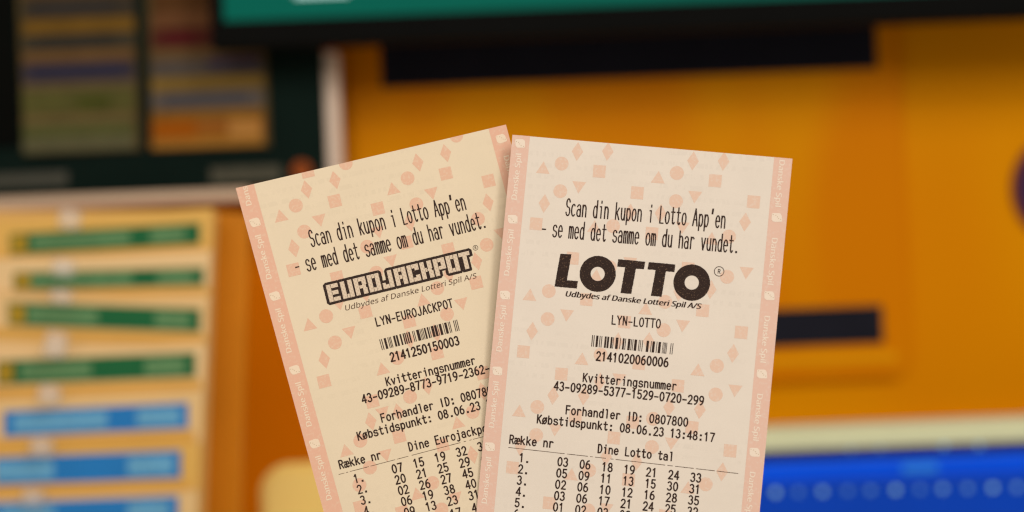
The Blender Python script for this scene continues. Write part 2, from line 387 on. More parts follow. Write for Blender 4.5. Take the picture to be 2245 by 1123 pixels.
# ---- monoline printer lettering
def E(cx, cy, rx, ry, a0, a1, n=None):
    n = n or max(4, int(abs(a1-a0)/20))
    return [(cx+rx*math.cos(math.radians(a0+(a1-a0)*i/n)), cy+ry*math.sin(math.radians(a0+(a1-a0)*i/n))) for i in range(n+1)]
def S_(h):
    return E(.5, .75*h, .37, .25*h, 15, 245) + E(.5, .26*h, .41, .26*h, 62, -165)
X = .70
G = {
 'S': [S_(1)], 's': [S_(X)], 'c': [E(.52, .35, .42, .35, 48, 312)],
 'a': [E(.47, .50, .36, .20, 160, 0) + [(.83, .0)], E(.45, .21, .38, .21, 0, 360)],
 'n': [[(.13, X), (.13, 0)], E(.49, .40, .36, .30, 180, 0) + [(.85, 0)]],
 'd': [E(.47, .35, .38, .35, 0, 360), [(.85, 1.03), (.85, 0)]],
 'i': [[(.25, X-.02), (.55, X-.02), (.55, 0)], [(.56, .90), (.56, 1.02)]],
 'k': [[(.13, 1.0), (.13, 0)], [(.82, X), (.13, .28)], [(.36, .42), (.88, 0)]],
 'u': [[(.13, X)] + E(.48, .28, .35, .28, 180, 360), [(.85, X), (.85, 0)]],
 'p': [[(.13, X), (.13, -.26)], E(.50, .35, .38, .35, 0, 360)],
 'b': [[(.13, 1.0), (.13, 0)], E(.50, .35, .38, .35, 0, 360)],
 'o': [E(.5, .35, .41, .35, 0, 360)],
 'ø': [E(.5, .35, .41, .35, 0, 360), [(.06, -.04), (.94, .74)]],
 'L': [[(.14, 1), (.14, 0), (.88, 0)]],
 't': [[(.42, .98)] + E(.64, .18, .22, .18, 180, 335), [(.10, X), (.86, X)]],
 'A': [[(.02, 0), (.5, 1), (.98, 0)], [(.2, .36), (.8, .36)]],
 "'": [[(.52, 1.06), (.44, .80)]],
 'e': [[(.10, .37), (.90, .37)] + E(.5, .35, .40, .35, 8, 318)],
 '-': [[(.12, .40), (.86, .40)]],
 'm': [[(.05, X), (.05, 0)], E(.27, .52, .21, .18, 180, 0) + [(.48, 0)], E(.71, .52, .22, .18, 180, 0) + [(.93, 0)]],
 'h': [[(.13, 1.0), (.13, 0)], E(.49, .40, .36, .30, 180, 0) + [(.85, 0)]],
 'r': [[(.2, X), (.2, 0)], E(.58, .40, .38, .29, 180, 45)],
 'v': [[(.1, X), (.5, 0), (.9, X)]],
 '.': [[(.42, .045), (.54, .045)]], ':': [[(.42, .07), (.54, .07)], [(.42, .60), (.54, .60)]],
 'Y': [[(.04, 1), (.5, .50), (.5, 0)], [(.96, 1), (.5, .50)]],
 'N': [[(.12, 0), (.12, 1), (.88, 0), (.88, 1)]],
 'T': [[(0, 1), (1, 1)], [(.5, 1), (.5, 0)]],
 'O': [E(.5, .5, .43, .5, 0, 360)],
 'E': [[(.88, 1), (.14, 1), (.14, 0), (.90, 0)], [(.14, .53), (.76, .53)]],
 'U': [[(.1, 1)] + E(.5, .32, .40, .32, 180, 360) + [(.9, 1)]],
 'P': [[(.14, 0), (.14, 1), (.5, 1)] + E(.5, .74, .40, .26, 90, -90) + [(.14, .48)]],
 'R': [[(.14, 0), (.14, 1), (.5, 1)] + E(.5, .75, .38, .25, 90, -90) + [(.14, .50)], [(.52, .50), (.92, 0)]],
 'J': [[(.82, 1)] + E(.46, .28, .36, .28, 0, -165)],
 'C': [E(.52, .5, .43, .5, 42, 318)],
 'K': [[(.14, 1), (.14, 0)], [(.92, 1), (.14, .38)], [(.36, .56), (.95, 0)]],
 'F': [[(.9, 1), (.14, 1), (.14, 0)], [(.14, .53), (.78, .53)]],
 'I': [[(.5, 1), (.5, 0)]],
 'D': [[(.14, 0), (.14, 1), (.40, 1)] + E(.40, .5, .50, .5, 90, -90) + [(.14, 0)]],
 'g': [E(.47, .35, .38, .35, 0, 360), [(.85, X)] + E(.48, -.08, .37, .18, 0, -155)],
 'l': [[(.25, 1), (.52, 1), (.52, 0)]],
 'y': [[(.1, X), (.5, 0)], [(.9, X), (.35, -.26)]],
 'j': [[(.3, X-.02), (.62, X-.02)] + E(.34, -.08, .28, .17, 0, -150), [(.62, .90), (.62, 1.02)]],
 'æ': [E(.22, .52, .25, .18, 160, 0) + [(.47, .35)], E(.24, .20, .24, .20, 0, 360), [(.47, .37), (1.05, .37)] + E(.76, .35, .29, .35, 8, 318)],
 '0': [E(.5, .5, .41, .5, 0, 360)],
 '1': [[(.18, .80), (.50, 1), (.50, 0)]],
 '2': [E(.48, .72, .38, .28, 165, -35) + [(.08, 0), (.92, 0)]],
 '3': [E(.45, .75, .36, .25, 150, -75) , E(.45, .27, .42, .27, 75, -155)],
 '4': [[(.70, 0), (.70, 1), (.05, .29), (.96, .29)]],
 '5': [[(.84, 1), (.20, 1), (.15, .54)] + E(.47, .31, .41, .31, 130, -152)],
 '6': [E(.72, .34, .62, .66, 92, 180), E(.5, .30, .40, .30, 0, 360)],
 '7': [[(.08, 1), (.92, 1), (.60, .48), (.40, 0)]],
 '8': [E(.5, .76, .33, .24, 0, 360), E(.5, .26, .41, .26, 0, 360)],
 '9': [[(1-x, 1-y) for x, y in E(.72, .34, .62, .66, 92, 180)], [(1-x, 1-y) for x, y in E(.5, .30, .40, .30, 0, 360)]],
 ' ': [],
}
rnd = random.Random(5)

class Flat:
    """flat faces on a sheet at a small height above it"""
    def __init__(s, z): s.bm = bmesh.new(); s.z = z; s.k = 0
    def poly(s, pts, dz=0.0):
        if len(pts) < 3: return
        vs = [s.bm.verts.new((p[0], p[1], s.z+dz)) for p in pts]
        s.bm.faces.new(vs)
    def ring(s, outer, inner):
        n = len(outer)
        a = [s.bm.verts.new((p[0], p[1], s.z)) for p in outer]; b = [s.bm.verts.new((p[0], p[1], s.z)) for p in inner]
        for i in range(n): s.bm.faces.new((a[i], a[(i+1) % n], b[(i+1) % n], b[i]))
    def ribbon(s, pts, wd):
        """mitred ribbon through pts, broken at sharp corners"""
        pts = [Vector(p) for p in pts]
        for i in range(1, len(pts)-1):
            d0 = pts[i]-pts[i-1]; d1 = pts[i+1]-pts[i]
            if d0.length > 1e-8 and d1.length > 1e-8 and d0.normalized().dot(d1.normalized()) < .3:
                s.ribbon(pts[:i+1], wd); s.ribbon(pts[i:], wd); return
        q = [pts[0]]
        for p in pts[1:]:
            if (p-q[-1]).length > 1e-7: q.append(p)
        pts = q
        if len(pts) < 2: return
        closed = (pts[0]-pts[-1]).length < 1e-6
        s.k += 1; z = s.z + (s.k % 7)*1.5e-6
        lv, rv = [], []
        n = len(pts)
        for i, p in enumerate(pts):
            if closed:
                a = pts[i-1] if i > 0 else pts[-2]; c = pts[i+1] if i < n-1 else pts[1]
            else:
                a = pts[i-1] if i > 0 else None; c = pts[i+1] if i < n-1 else None
            d0 = (p-a).normalized() if a is not None else None
            d1 = (c-p).normalized() if c is not None else None
            if d0 is None: t = d1; m = 1
            elif d1 is None: t = d0; m = 1
            else:
                t = d0+d1
                if t.length < .2: t = d1; m = 1
                else:
                    t.normalize(); m = min(1.6, 1/max(.3, t.dot(d1)))
            nrm = Vector((-t.y, t.x))
            hw = wd/2*m*(1+rnd.uniform(-.10, .10))
            ext = Vector((0, 0))
            if d0 is None: ext = -d1*wd*.35
            if d1 is None: ext = d0*wd*.35
            lv.append(s.bm.verts.new((*(p+ext+nrm*hw), z))); rv.append(s.bm.verts.new((*(p+ext-nrm*hw), z)))
        for i in range(n-1):
            s.bm.faces.new((lv[i], rv[i], rv[i+1], lv[i+1]))

def frame_of(sh, p0, p1):
    a = sh.L(*p0); b = sh.L(*p1); d = (b-a); ln = d.length; d.normalize()
    return a, d, Vector((-d.y, d.x)), ln

def mono(sh, text, p0, p1, cap, z, wd=2.25, gw=.80):
    """printer text from baseline start p0 to baseline end p1 (image points), cap height in pixels"""
    a, u, v, ln = frame_of(sh, p0, p1)
    # upright direction follows the sheet's long side, not the baseline
    v = Vector((0, 1)) * .6 + v * .4; v.normalize()
    adv = ln/(len(text)-1+gw); ch = cap*PX
    fl = Flat(z)
    for i, ch_ in enumerate(text):
        jx = rnd.uniform(-.01, .01)
        for st in G[ch_]:
            g = gw
            pts = [a + u*(adv*(i+jx) + p[0]*adv*g) + v*(p[1]*ch) for p in st]
            fl.ribbon(pts, wd*1.2*PX*(1.5 if ch_ in "'.:" else 1))
    return fl.bm

# proportional sans letters: advance, outline points (thousandths), faces
FACE = {
 'D': (0.49, '65,0 65,480 213,480 281,473 338,453 385,419 420,374 442,315 449,244 433,138 383,61 304,15 199,0 126,52 191,52 337,99 385,242 374,326 338,383 281,417 204,428 126,428', '0,21,1 21,2,1 21,3,2 21,4,3 21,20,4 20,5,4 0,13,21 19,5,20 19,6,5 18,6,19 17,6,18 17,7,6 16,7,17 16,8,7 16,9,8 15,9,16 15,10,9 14,10,15 14,11,10 0,14,13 0,11,14 0,12,11'),
 'a': (0.377, '144,-7 100,0 63,19 39,52 31,100 41,148 73,183 127,206 203,215 265,217 265,238 260,277 245,301 222,314 190,318 163,316 136,310 112,301 89,291 71,335 96,347 126,357 159,364 193,366 251,359 291,337 314,300 322,245 322,0 279,0 268,51 265,51 241,25 216,7 185,-3 158,41 200,47 234,66 256,98 264,144 264,176 211,174 154,167 118,152 98,130 92,99 97,73 110,55 132,44', '22,24,23 21,24,22 21,25,24 20,25,21 19,25,20 19,13,25 13,26,25 18,17,19 17,16,19 16,15,19 15,14,19 14,13,19 12,26,13 11,26,12 11,27,26 10,27,11 10,28,27 9,28,10 8,40,9 40,28,9 7,40,8 6,40,7 5,42,6 42,41,6 41,40,6 39,28,40 5,43,42 5,44,43 4,44,5 38,28,39 4,45,44 3,45,4 3,46,45 37,30,38 30,28,38 3,47,46 36,31,37 31,30,37 3,48,47 2,48,3 36,32,31 29,28,30 35,32,36 2,35,48 2,32,35 2,33,32 1,33,2 1,34,33 0,34,1'),
 'n': (0.415, '57,0 57,360 105,360 113,311 117,311 138,336 165,353 197,363 230,367 287,359 328,335 352,295 361,234 361,0 302,0 302,230 282,295 222,317 171,309 139,283 122,242 116,187 116,0', '7,9,8 6,9,7 0,2,1 0,3,2 6,10,9 5,10,6 4,10,5 4,17,10 17,11,10 4,18,17 16,11,17 0,4,3 0,20,4 20,19,4 19,18,4 15,11,16 15,12,11 0,21,20 15,13,12 14,13,15 0,22,21'),
 's': (0.322, '148,-7 113,-5 83,-1 57,7 35,16 35,70 59,60 87,50 118,43 149,41 188,45 214,55 229,72 234,94 233,107 227,118 217,129 200,140 177,151 146,164 113,177 86,191 64,206 48,223 38,244 34,271 44,312 72,342 115,360 169,367 201,365 231,360 258,353 284,343 264,296 241,304 216,312 191,317 165,318 133,315 110,307 95,293 91,275 93,261 99,249 111,239 129,229 153,219 183,206 215,193 242,180 263,165 279,147 288,126 291,99 282,53 253,20 207,0', '28,30,29 28,31,30 27,31,28 27,32,31 27,33,32 27,36,33 36,35,33 35,34,33 26,38,27 38,37,27 37,36,27 26,39,38 26,40,39 25,40,26 25,41,40 25,42,41 25,43,42 24,43,25 24,44,43 24,45,44 23,45,24 23,46,45 23,47,46 22,47,23 22,48,47 22,49,48 21,49,22 21,50,49 20,50,21 20,51,50 19,51,20 19,52,51 18,52,19 17,52,18 17,53,52 16,53,17 15,53,16 15,54,53 14,54,15 13,54,14 13,55,54 12,55,13 11,55,12 4,6,5 4,7,6 10,55,11 10,56,55 4,8,7 9,56,10 4,9,8 4,56,9 4,57,56 3,57,4 2,57,3 2,0,57 1,0,2'),
 'k': (0.359, '57,0 57,510 116,510 116,244 115,231 115,216 114,199 113,185 116,185 121,192 128,201 136,211 144,221 152,231 158,238 273,360 343,360 197,206 353,0 281,0 156,168 116,132 116,0', '0,2,1 0,3,2 14,16,15 14,17,16 0,4,3 13,17,14 0,5,4 12,17,13 11,17,12 0,6,5 10,17,11 10,18,17 9,20,10 20,18,10 0,7,6 8,20,9 0,8,7 0,21,8 21,20,8 19,18,20 0,22,21'),
 'e': (0.379, '210,-7 162,-2 120,14 85,40 59,76 42,122 37,177 42,232 57,279 81,316 112,344 151,361 196,367 239,362 276,347 305,322 327,290 340,250 345,204 345,169 98,169 107,115 129,76 165,52 213,44 245,45 274,50 301,58 328,69 328,17 301,6 274,-1 245,-5 99,216 283,216 277,257 262,290 234,311 195,318 158,312 129,291 109,259', '11,13,12 11,14,13 10,14,11 10,15,14 9,15,10 9,38,15 38,37,15 37,16,15 9,39,38 8,39,9 8,40,39 36,16,37 8,41,40 35,16,36 35,17,16 7,41,8 7,33,41 34,17,35 34,18,17 6,33,7 6,34,33 6,18,34 6,19,18 5,20,6 20,19,6 5,21,20 4,21,5 4,22,21 3,22,4 3,23,22 27,29,28 26,29,27 3,24,23 25,29,26 24,29,25 3,29,24 2,29,3 2,30,29 1,30,2 1,31,30 1,32,31 0,32,1'),
 'S': (0.369, '166,-7 127,-5 91,-1 60,7 34,16 34,74 61,64 94,54 131,48 169,46 216,51 249,66 270,91 277,123 274,145 267,163 253,178 232,192 203,207 164,222 110,246 72,276 48,314 40,364 45,400 60,429 83,454 114,471 151,483 193,486 231,484 266,479 297,470 326,459 307,408 281,418 253,426 223,431 192,433 153,428 124,414 107,392 101,363 104,341 111,323 125,308 144,294 171,281 206,267 245,251 278,233 303,214 322,191 333,163 337,128 326,72 291,29 236,2', '28,30,29 28,31,30 27,31,28 27,32,31 26,32,27 26,33,32 26,37,33 37,36,33 36,35,33 35,34,33 25,38,26 38,37,26 25,39,38 24,39,25 24,40,39 24,41,40 23,41,24 23,42,41 22,42,23 22,43,42 22,44,43 22,45,44 21,45,22 21,46,45 21,47,46 21,48,47 20,48,21 20,49,48 20,50,49 19,50,20 19,51,50 18,51,19 18,52,51 17,52,18 16,52,17 16,53,52 15,53,16 15,54,53 14,54,15 13,54,14 13,55,54 12,55,13 11,55,12 4,6,5 11,56,55 10,56,11 4,7,6 4,8,7 9,56,10 4,9,8 4,56,9 4,57,56 3,57,4 2,57,3 2,0,57 1,0,2'),
 'p': (0.413, '57,-161 57,360 105,360 113,311 116,311 135,333 158,351 189,363 228,367 288,355 335,320 366,262 376,181 366,100 335,41 288,5 228,-7 190,-3 159,9 135,26 116,46 112,46 113,33 115,17 116,1 116,-13 116,-161 219,42 249,47 273,60 291,82 305,110 312,143 315,181 309,237 291,280 261,308 218,317 171,309 140,286 123,247 116,192 116,181 122,122 138,78 169,51', '7,9,8 6,9,7 0,2,1 0,3,2 6,10,9 5,10,6 4,37,5 37,10,5 37,36,10 36,11,10 4,38,37 0,4,3 0,40,4 40,39,4 39,38,4 35,11,36 34,11,35 34,12,11 0,41,40 33,12,34 0,42,41 32,12,33 0,43,42 32,13,12 31,13,32 0,21,43 21,44,43 30,13,31 30,14,13 29,14,30 21,45,44 28,14,29 21,20,45 20,27,45 27,14,28 0,22,21 19,27,20 19,14,27 19,15,14 0,23,22 18,15,19 0,24,23 17,15,18 17,16,15 0,25,24 0,26,25'),
 'i': (0.173, '57,0 57,360 116,360 116,0 87,420 74,422 62,429 55,441 52,457 55,474 62,486 74,493 87,495 100,493 111,486 119,474 122,457 119,441 111,429 100,422', '11,13,12 10,13,11 10,14,13 9,14,10 9,15,14 8,15,9 8,16,15 7,16,8 7,17,16 6,17,7 6,18,17 5,18,6 5,19,18 4,19,5 0,2,1 0,3,2'),
 'l': (0.173, '57,0 57,510 116,510 116,0', '0,2,1 0,3,2'),
 'U': (0.491, '243,-7 164,5 107,42 72,98 60,171 60,480 121,480 121,169 129,117 152,78 191,54 246,46 303,54 341,80 363,120 370,169 370,480 430,480 430,169 425,122 410,80 384,44 348,16 301,-1', '4,6,5 4,7,6 15,17,16 15,18,17 3,7,4 14,18,15 14,19,18 3,8,7 14,20,19 13,20,14 3,9,8 2,9,3 12,20,13 12,21,20 2,10,9 11,21,12 2,11,10 2,21,11 2,22,21 1,22,2 1,23,22 0,23,1'),
 'd': (0.413, '185,-7 124,5 77,40 47,98 37,179 47,261 78,319 125,355 185,367 223,363 254,351 278,334 297,314 301,314 300,324 299,339 297,355 297,367 297,510 356,510 356,0 308,0 300,48 297,48 278,27 254,9 223,-3 194,42 243,50 274,74 292,113 298,168 298,179 292,238 275,282 244,309 193,318 152,308 122,280 104,235 98,178 104,121 122,78 152,51', '17,19,18 17,20,19 7,9,8 16,20,17 7,10,9 6,10,7 15,20,16 6,11,10 14,20,15 6,36,11 36,12,11 13,20,14 5,37,6 37,36,6 35,12,36 35,13,12 35,34,13 34,33,13 33,20,13 5,38,37 5,39,38 4,39,5 32,20,33 4,40,39 3,40,4 31,20,32 3,41,40 30,20,31 3,42,41 29,20,30 2,42,3 2,43,42 28,22,29 22,20,29 2,27,43 27,23,28 23,22,28 27,24,23 21,20,22 2,24,27 1,24,2 1,25,24 1,26,25 0,26,1'),
 'b': (0.413, '228,-7 189,-3 158,9 134,26 116,46 111,46 99,0 57,0 57,510 116,510 116,386 116,364 115,344 114,326 113,312 116,312 134,333 158,351 189,362 228,366 288,354 335,319 366,261 376,180 366,99 335,40 288,5 219,42 261,51 291,78 309,121 315,181 291,283 218,317 169,309 138,284 122,242 116,182 116,179 122,121 138,78 169,51', '7,9,8 7,10,9 7,11,10 18,20,19 7,12,11 17,20,18 17,21,20 16,21,17 7,13,12 15,33,16 33,21,16 7,14,13 33,22,21 15,34,33 32,22,33 7,15,14 7,36,15 36,35,15 35,34,15 31,22,32 31,23,22 7,37,36 7,38,37 30,23,31 30,24,23 7,39,38 29,24,30 7,40,39 29,25,24 28,25,29 7,5,40 5,41,40 27,25,28 5,4,41 4,27,41 7,6,5 3,27,4 3,25,27 3,26,25 2,26,3 1,26,2 1,0,26'),
 'y': (0.343, '56,-161 41,-161 28,-160 17,-158 7,-156 7,-109 16,-110 25,-111 36,-112 47,-113 75,-108 97,-95 114,-75 127,-49 146,-1 1,360 64,360 142,155 151,129 160,104 167,80 172,57 175,57 180,76 187,101 196,128 206,156 279,360 343,360 187,-50 166,-96 139,-131 103,-154', '14,16,15 14,17,16 26,28,27 26,29,28 25,29,26 14,18,17 14,19,18 24,29,25 14,20,19 23,29,24 14,21,20 22,29,23 14,22,21 14,29,22 13,29,14 12,29,13 12,30,29 11,30,12 10,30,11 10,31,30 9,31,10 4,6,5 4,7,6 4,8,7 4,9,8 4,31,9 4,32,31 4,0,32 3,0,4 2,0,3 1,0,2'),
 'f': (0.231, '73,0 73,314 10,314 10,342 73,362 73,383 81,443 104,483 141,506 190,514 211,513 229,510 246,506 260,502 244,455 233,459 220,462 205,465 191,465 165,460 147,446 136,420 132,383 132,360 223,360 223,314 132,314 132,0', '8,10,9 8,11,10 8,12,11 7,12,8 7,13,12 7,16,13 16,15,13 15,14,13 6,19,7 19,18,7 18,17,7 17,16,7 6,20,19 6,21,20 5,21,6 5,22,21 5,23,22 4,23,5 3,23,4 3,24,23 3,25,24 2,25,3 1,25,2 0,26,1 26,25,1 0,27,26'),
 'L': (0.352, '65,0 65,480 126,480 126,54 335,54 335,0', '0,2,1 0,3,2 0,4,3 0,5,4'),
 'o': (0.406, '202,-7 157,-1 117,15 84,42 58,79 42,125 37,181 48,260 82,318 135,355 204,367 250,361 290,345 324,318 349,282 365,236 370,181 359,101 325,42 271,6 203,42 251,52 283,80 303,123 309,181 303,238 283,281 251,308 203,317 155,308 123,281 104,238 98,181 104,123 123,80 156,52', '9,11,10 9,12,11 8,12,9 8,13,12 7,29,8 29,28,8 28,13,8 28,27,13 27,14,13 7,30,29 26,14,27 26,15,14 7,31,30 25,15,26 6,31,7 6,32,31 24,15,25 24,16,15 5,32,6 5,33,32 23,16,24 23,17,16 4,33,5 4,34,33 22,17,23 22,18,17 4,35,34 21,18,22 3,35,4 3,20,35 20,18,21 3,18,20 3,19,18 2,19,3 1,19,2 1,0,19'),
 't': (0.242, '167,-7 140,-4 115,3 94,16 77,37 65,66 62,105 62,314 11,314 11,343 62,366 86,443 121,443 121,360 225,360 225,314 121,314 121,106 125,77 137,57 155,46 177,42 191,42 205,44 218,46 228,49 228,4 216,0 201,-4 184,-6', '10,12,11 10,13,12 9,13,10 9,14,13 9,15,14 8,15,9 7,15,8 6,16,7 16,15,7 6,17,16 6,18,17 5,18,6 5,19,18 4,19,5 4,20,19 24,26,25 23,26,24 4,21,20 22,26,23 21,26,22 4,26,21 3,26,4 2,26,3 2,27,26 1,27,2 1,28,27 1,29,28 0,29,1'),
 'r': (0.277, '57,0 57,360 105,360 112,294 115,294 135,322 160,345 190,361 225,367 235,366 247,366 258,364 267,363 260,308 251,310 241,312 231,313 221,313 194,309 169,298 147,280 131,256 120,226 116,192 116,0', '7,9,8 7,10,9 7,11,10 7,12,11 7,13,12 6,13,7 0,2,1 0,3,2 5,16,6 16,15,6 15,14,6 14,13,6 4,18,5 18,17,5 17,16,5 4,19,18 4,20,19 0,4,3 0,22,4 22,21,4 21,20,4 0,23,22 0,24,23'),
 'A': (0.429, '0,0 187,482 242,482 428,0 366,0 308,148 118,148 61,0 138,202 290,202 236,347 234,355 230,367 225,381 221,396 217,409 214,419 209,399 203,378 197,361 193,347', '0,2,1 0,16,2 16,3,2 0,17,16 15,3,16 14,3,15 0,18,17 13,3,14 12,3,13 0,19,18 11,3,12 0,20,19 10,3,11 0,8,20 9,3,10 0,6,8 6,9,8 6,5,9 5,3,9 0,7,6 4,3,5'),
 '/': (0.25, '7,0 185,480 243,480 64,0', '0,2,1 0,3,2'),
}
SPACE = 0.175
CAPU = 0.480

def sans(sh, text, p0, p1, cap, z, weight=0.0, shear=0.0):
    """proportional sans text fitted between two image points; weight thickens it sideways, in pixels"""
    a, u, v, ln = frame_of(sh, p0, p1)
    x = 0; items = []
    for c in text:
        if c == ' ': x += SPACE; continue
        adv, vs, fs = FACE[c]
        vs = [tuple(int(t)/1000 for t in q.split(',')) for q in vs.split()]
        items.append((x, vs, [tuple(map(int, q.split(','))) for q in fs.split()])); x += adv
    tot = x; bm = bmesh.new()
    shifts = (-.5, .5) if weight else (0,)
    for k, sft in enumerate(shifts):
        for (ox, vs, fs) in items:
            bv = []
            for (px_, py_) in vs:
                p = a + u*((ox+px_)/tot*ln + (py_*shear)/CAPU*cap*PX + sft*weight*PX) + v*(py_/CAPU*cap*PX)
                bv.append(bm.verts.new((p.x, p.y, z + k*4e-6)))
            for f in fs:
                try: bm.faces.new([bv[t] for t in f])
                except ValueError: pass
    return bm

def clip(bm, outline):
    """cut everything outside the sheet's outline (ccw list of 2d points)"""
    n = len(outline)
    for i in range(n):
        a = Vector(outline[i]); b = Vector(outline[(i+1) % n]); d = b-a
        nrm = Vector((d.y, -d.x, 0)).normalized()
        bmesh.ops.bisect_plane(bm, geom=bm.verts[:]+bm.edges[:]+bm.faces[:], plane_co=(a.x, a.y, 0), plane_no=nrm, clear_outer=True, dist=1e-8)
    for f in bm.faces:
        if f.normal.z < 0: f.normal_flip()
    return bm

# ---- materials of the tickets
def paper_mat(name, rgb, k):
    m = bpy.data.materials.new(name); m.use_nodes = True
    nt = m.node_tree; N = nt.nodes; Lk = nt.links; b = N['Principled BSDF']
    c = [x/k for x in lin(rgb)]
    tc = N.new('ShaderNodeTexCoord')
    def noise(scale, det=3, sx=1, sy=1):
        mp = N.new('ShaderNodeMapping'); mp.inputs['Scale'].default_value = (sx, sy, 1)
        Lk.new(tc.outputs['Object'], mp.inputs['Vector'])
        n = N.new('ShaderNodeTexNoise'); n.inputs['Scale'].default_value = scale; n.inputs['Detail'].default_value = det
        Lk.new(mp.outputs[0], n.inputs['Vector']); return n
    def math_(op, a, b2=None, clampv=False):
        n = N.new('ShaderNodeMath'); n.operation = op; n.use_clamp = clampv
        for i, v in enumerate((a, b2)):
            if v is None: continue
            if isinstance(v, (int, float)): n.inputs[i].default_value = v
            else: Lk.new(v, n.inputs[i])
        return n.outputs[0]
    cloud = noise(70, 4)          # soft mottling of the sheet
    grain = noise(2600, 2)        # fibre grain
    # show-through of small print on the back: rows of short dashes
    row = N.new('ShaderNodeTexWave'); row.wave_type = 'BANDS'; row.bands_direction = 'Y'; row.inputs['Scale'].default_value = 100
    row.inputs['Distortion'].default_value = .25; row.inputs['Detail'].default_value = 1
    Lk.new(tc.outputs['Object'], row.inputs['Vector'])
    dash = noise(900, 2, 1, .25)
    area_ = noise(45, 1, .6, 1.4)
    r1 = math_('GREATER_THAN', row.outputs['Fac'], .62)
    d1 = math_('GREATER_THAN', dash.outputs['Fac'], .50)
    a1 = math_('MULTIPLY', math_('SUBTRACT', area_.outputs['Fac'], .46, True), 7.0, True)
    ghost = math_('MULTIPLY', math_('MULTIPLY', r1, d1), a1)
    mul = math_('ADD', math_('MULTIPLY', cloud.outputs['Fac'], .10), .95)
    mul = math_('MULTIPLY', mul, math_('ADD', math_('MULTIPLY', grain.outputs['Fac'], .07), .965))
    mul = math_('MULTIPLY', mul, math_('SUBTRACT', 1.0, math_('MULTIPLY', ghost, .035)))
    cb = N.new('ShaderNodeVectorMath'); cb.operation = 'SCALE'; cb.inputs[0].default_value = c
    Lk.new(mul, cb.inputs['Scale'])
    Lk.new(cb.outputs[0], b.inputs['Base Color'])
    b.inputs['Roughness'].default_value = .72; b.inputs['Specular IOR Level'].default_value = .25
    bp = N.new('ShaderNodeBump'); bp.inputs['Strength'].default_value = .25; bp.inputs['Distance'].default_value = .0002
    Lk.new(noise(160, 3).outputs['Fac'], bp.inputs['Height']); Lk.new(bp.outputs['Normal'], b.inputs['Normal'])
    return m

def print_mat(name, rgb, k, speck, speck_rgb, scale=1900, thr=.62):
    """printed colour with small gaps where the paper shows"""
    m = bpy.data.materials.new(name); m.use_nodes = True
    nt = m.node_tree; N = nt.nodes; Lk = nt.links; b = N['Principled BSDF']
    tc = N.new('ShaderNodeTexCoord')
    n = N.new('ShaderNodeTexNoise'); n.inputs['Scale'].default_value = scale; n.inputs['Detail'].default_value = 2
    Lk.new(tc.outputs['Object'], n.inputs['Vector'])
    r = N.new('ShaderNodeMapRange'); r.inputs[1].default_value = thr-.05; r.inputs[2].default_value = thr+.1
    r.inputs[3].default_value = 0; r.inputs[4].default_value = speck
    Lk.new(n.outputs['Fac'], r.inputs[0])
    mx = N.new('ShaderNodeMix'); mx.data_type = 'RGBA'
    mx.inputs[6].default_value = tuple(x/k for x in lin(rgb))+(1,); mx.inputs[7].default_value = tuple(x/k for x in lin(speck_rgb))+(1,)
    Lk.new(r.outputs[0], mx.inputs[0]); Lk.new(mx.outputs[2], b.inputs['Base Color'])
    b.inputs['Roughness'].default_value = .7; b.inputs['Specular IOR Level'].default_value = .2
    return m

K = 1.175
PAPER_R = (229, 217, 204); PAPER_L = (228, 210, 182)
M_paper = {'r': paper_mat('thermal_paper', PAPER_R, K), 'l': paper_mat('thermal_paper_warm', PAPER_L, K)}
M_pink = {'r': print_mat('pink_print', (228, 195, 174), K, .35, PAPER_R, 1500, .56), 'l': print_mat('pink_print_warm', (226, 183, 156), K, .35, PAPER_L, 1500, .56)}
M_band = {'r': print_mat('pink_border_print', (228, 190, 172), K, .25, PAPER_R, 1200, .58), 'l': print_mat('pink_border_print_warm', (227, 179, 154), K, .25, PAPER_L, 1200, .58)}
M_bandtxt = {'r': print_mat('unprinted_lettering', (238, 221, 204), K, .15, (228, 190, 172)), 'l': print_mat('unprinted_lettering_warm', (236, 215, 190), K, .15, (227, 179, 154))}
M_dicedot = print_mat('dice_dot_print', (196, 172, 140), K, .2, PAPER_R)
M_ink = print_mat('thermal_ink', (44, 24, 17), K, .3, (150, 110, 84), 2600, .60)
M_inkb = print_mat('thermal_ink_solid', (46, 30, 24), K, .75, (150, 120, 92), 3000, .66)
M_inkthin = print_mat('thermal_ink_light', (70, 44, 30), K, .4, (170, 130, 100), 2600, .58)

def Z(off):
    ox, oy = off
    return lambda x, y: (ox + x/5.0, oy + y/5.0)
R1, R2, R3, R4, R5, R6, R7, R8 = [Z(o) for o in ((1045, 280), (1300, 280), (1045, 504), (1300, 504), (1045, 728), (1300, 728), (1045, 899), (1300, 899))]
L1, L2, L3, L4, L5, L6, L7, L8 = [Z(o) for o in ((510, 270), (700, 270), (530, 494), (700, 494), (580, 718), (700, 718), (620, 899), (700, 899))]

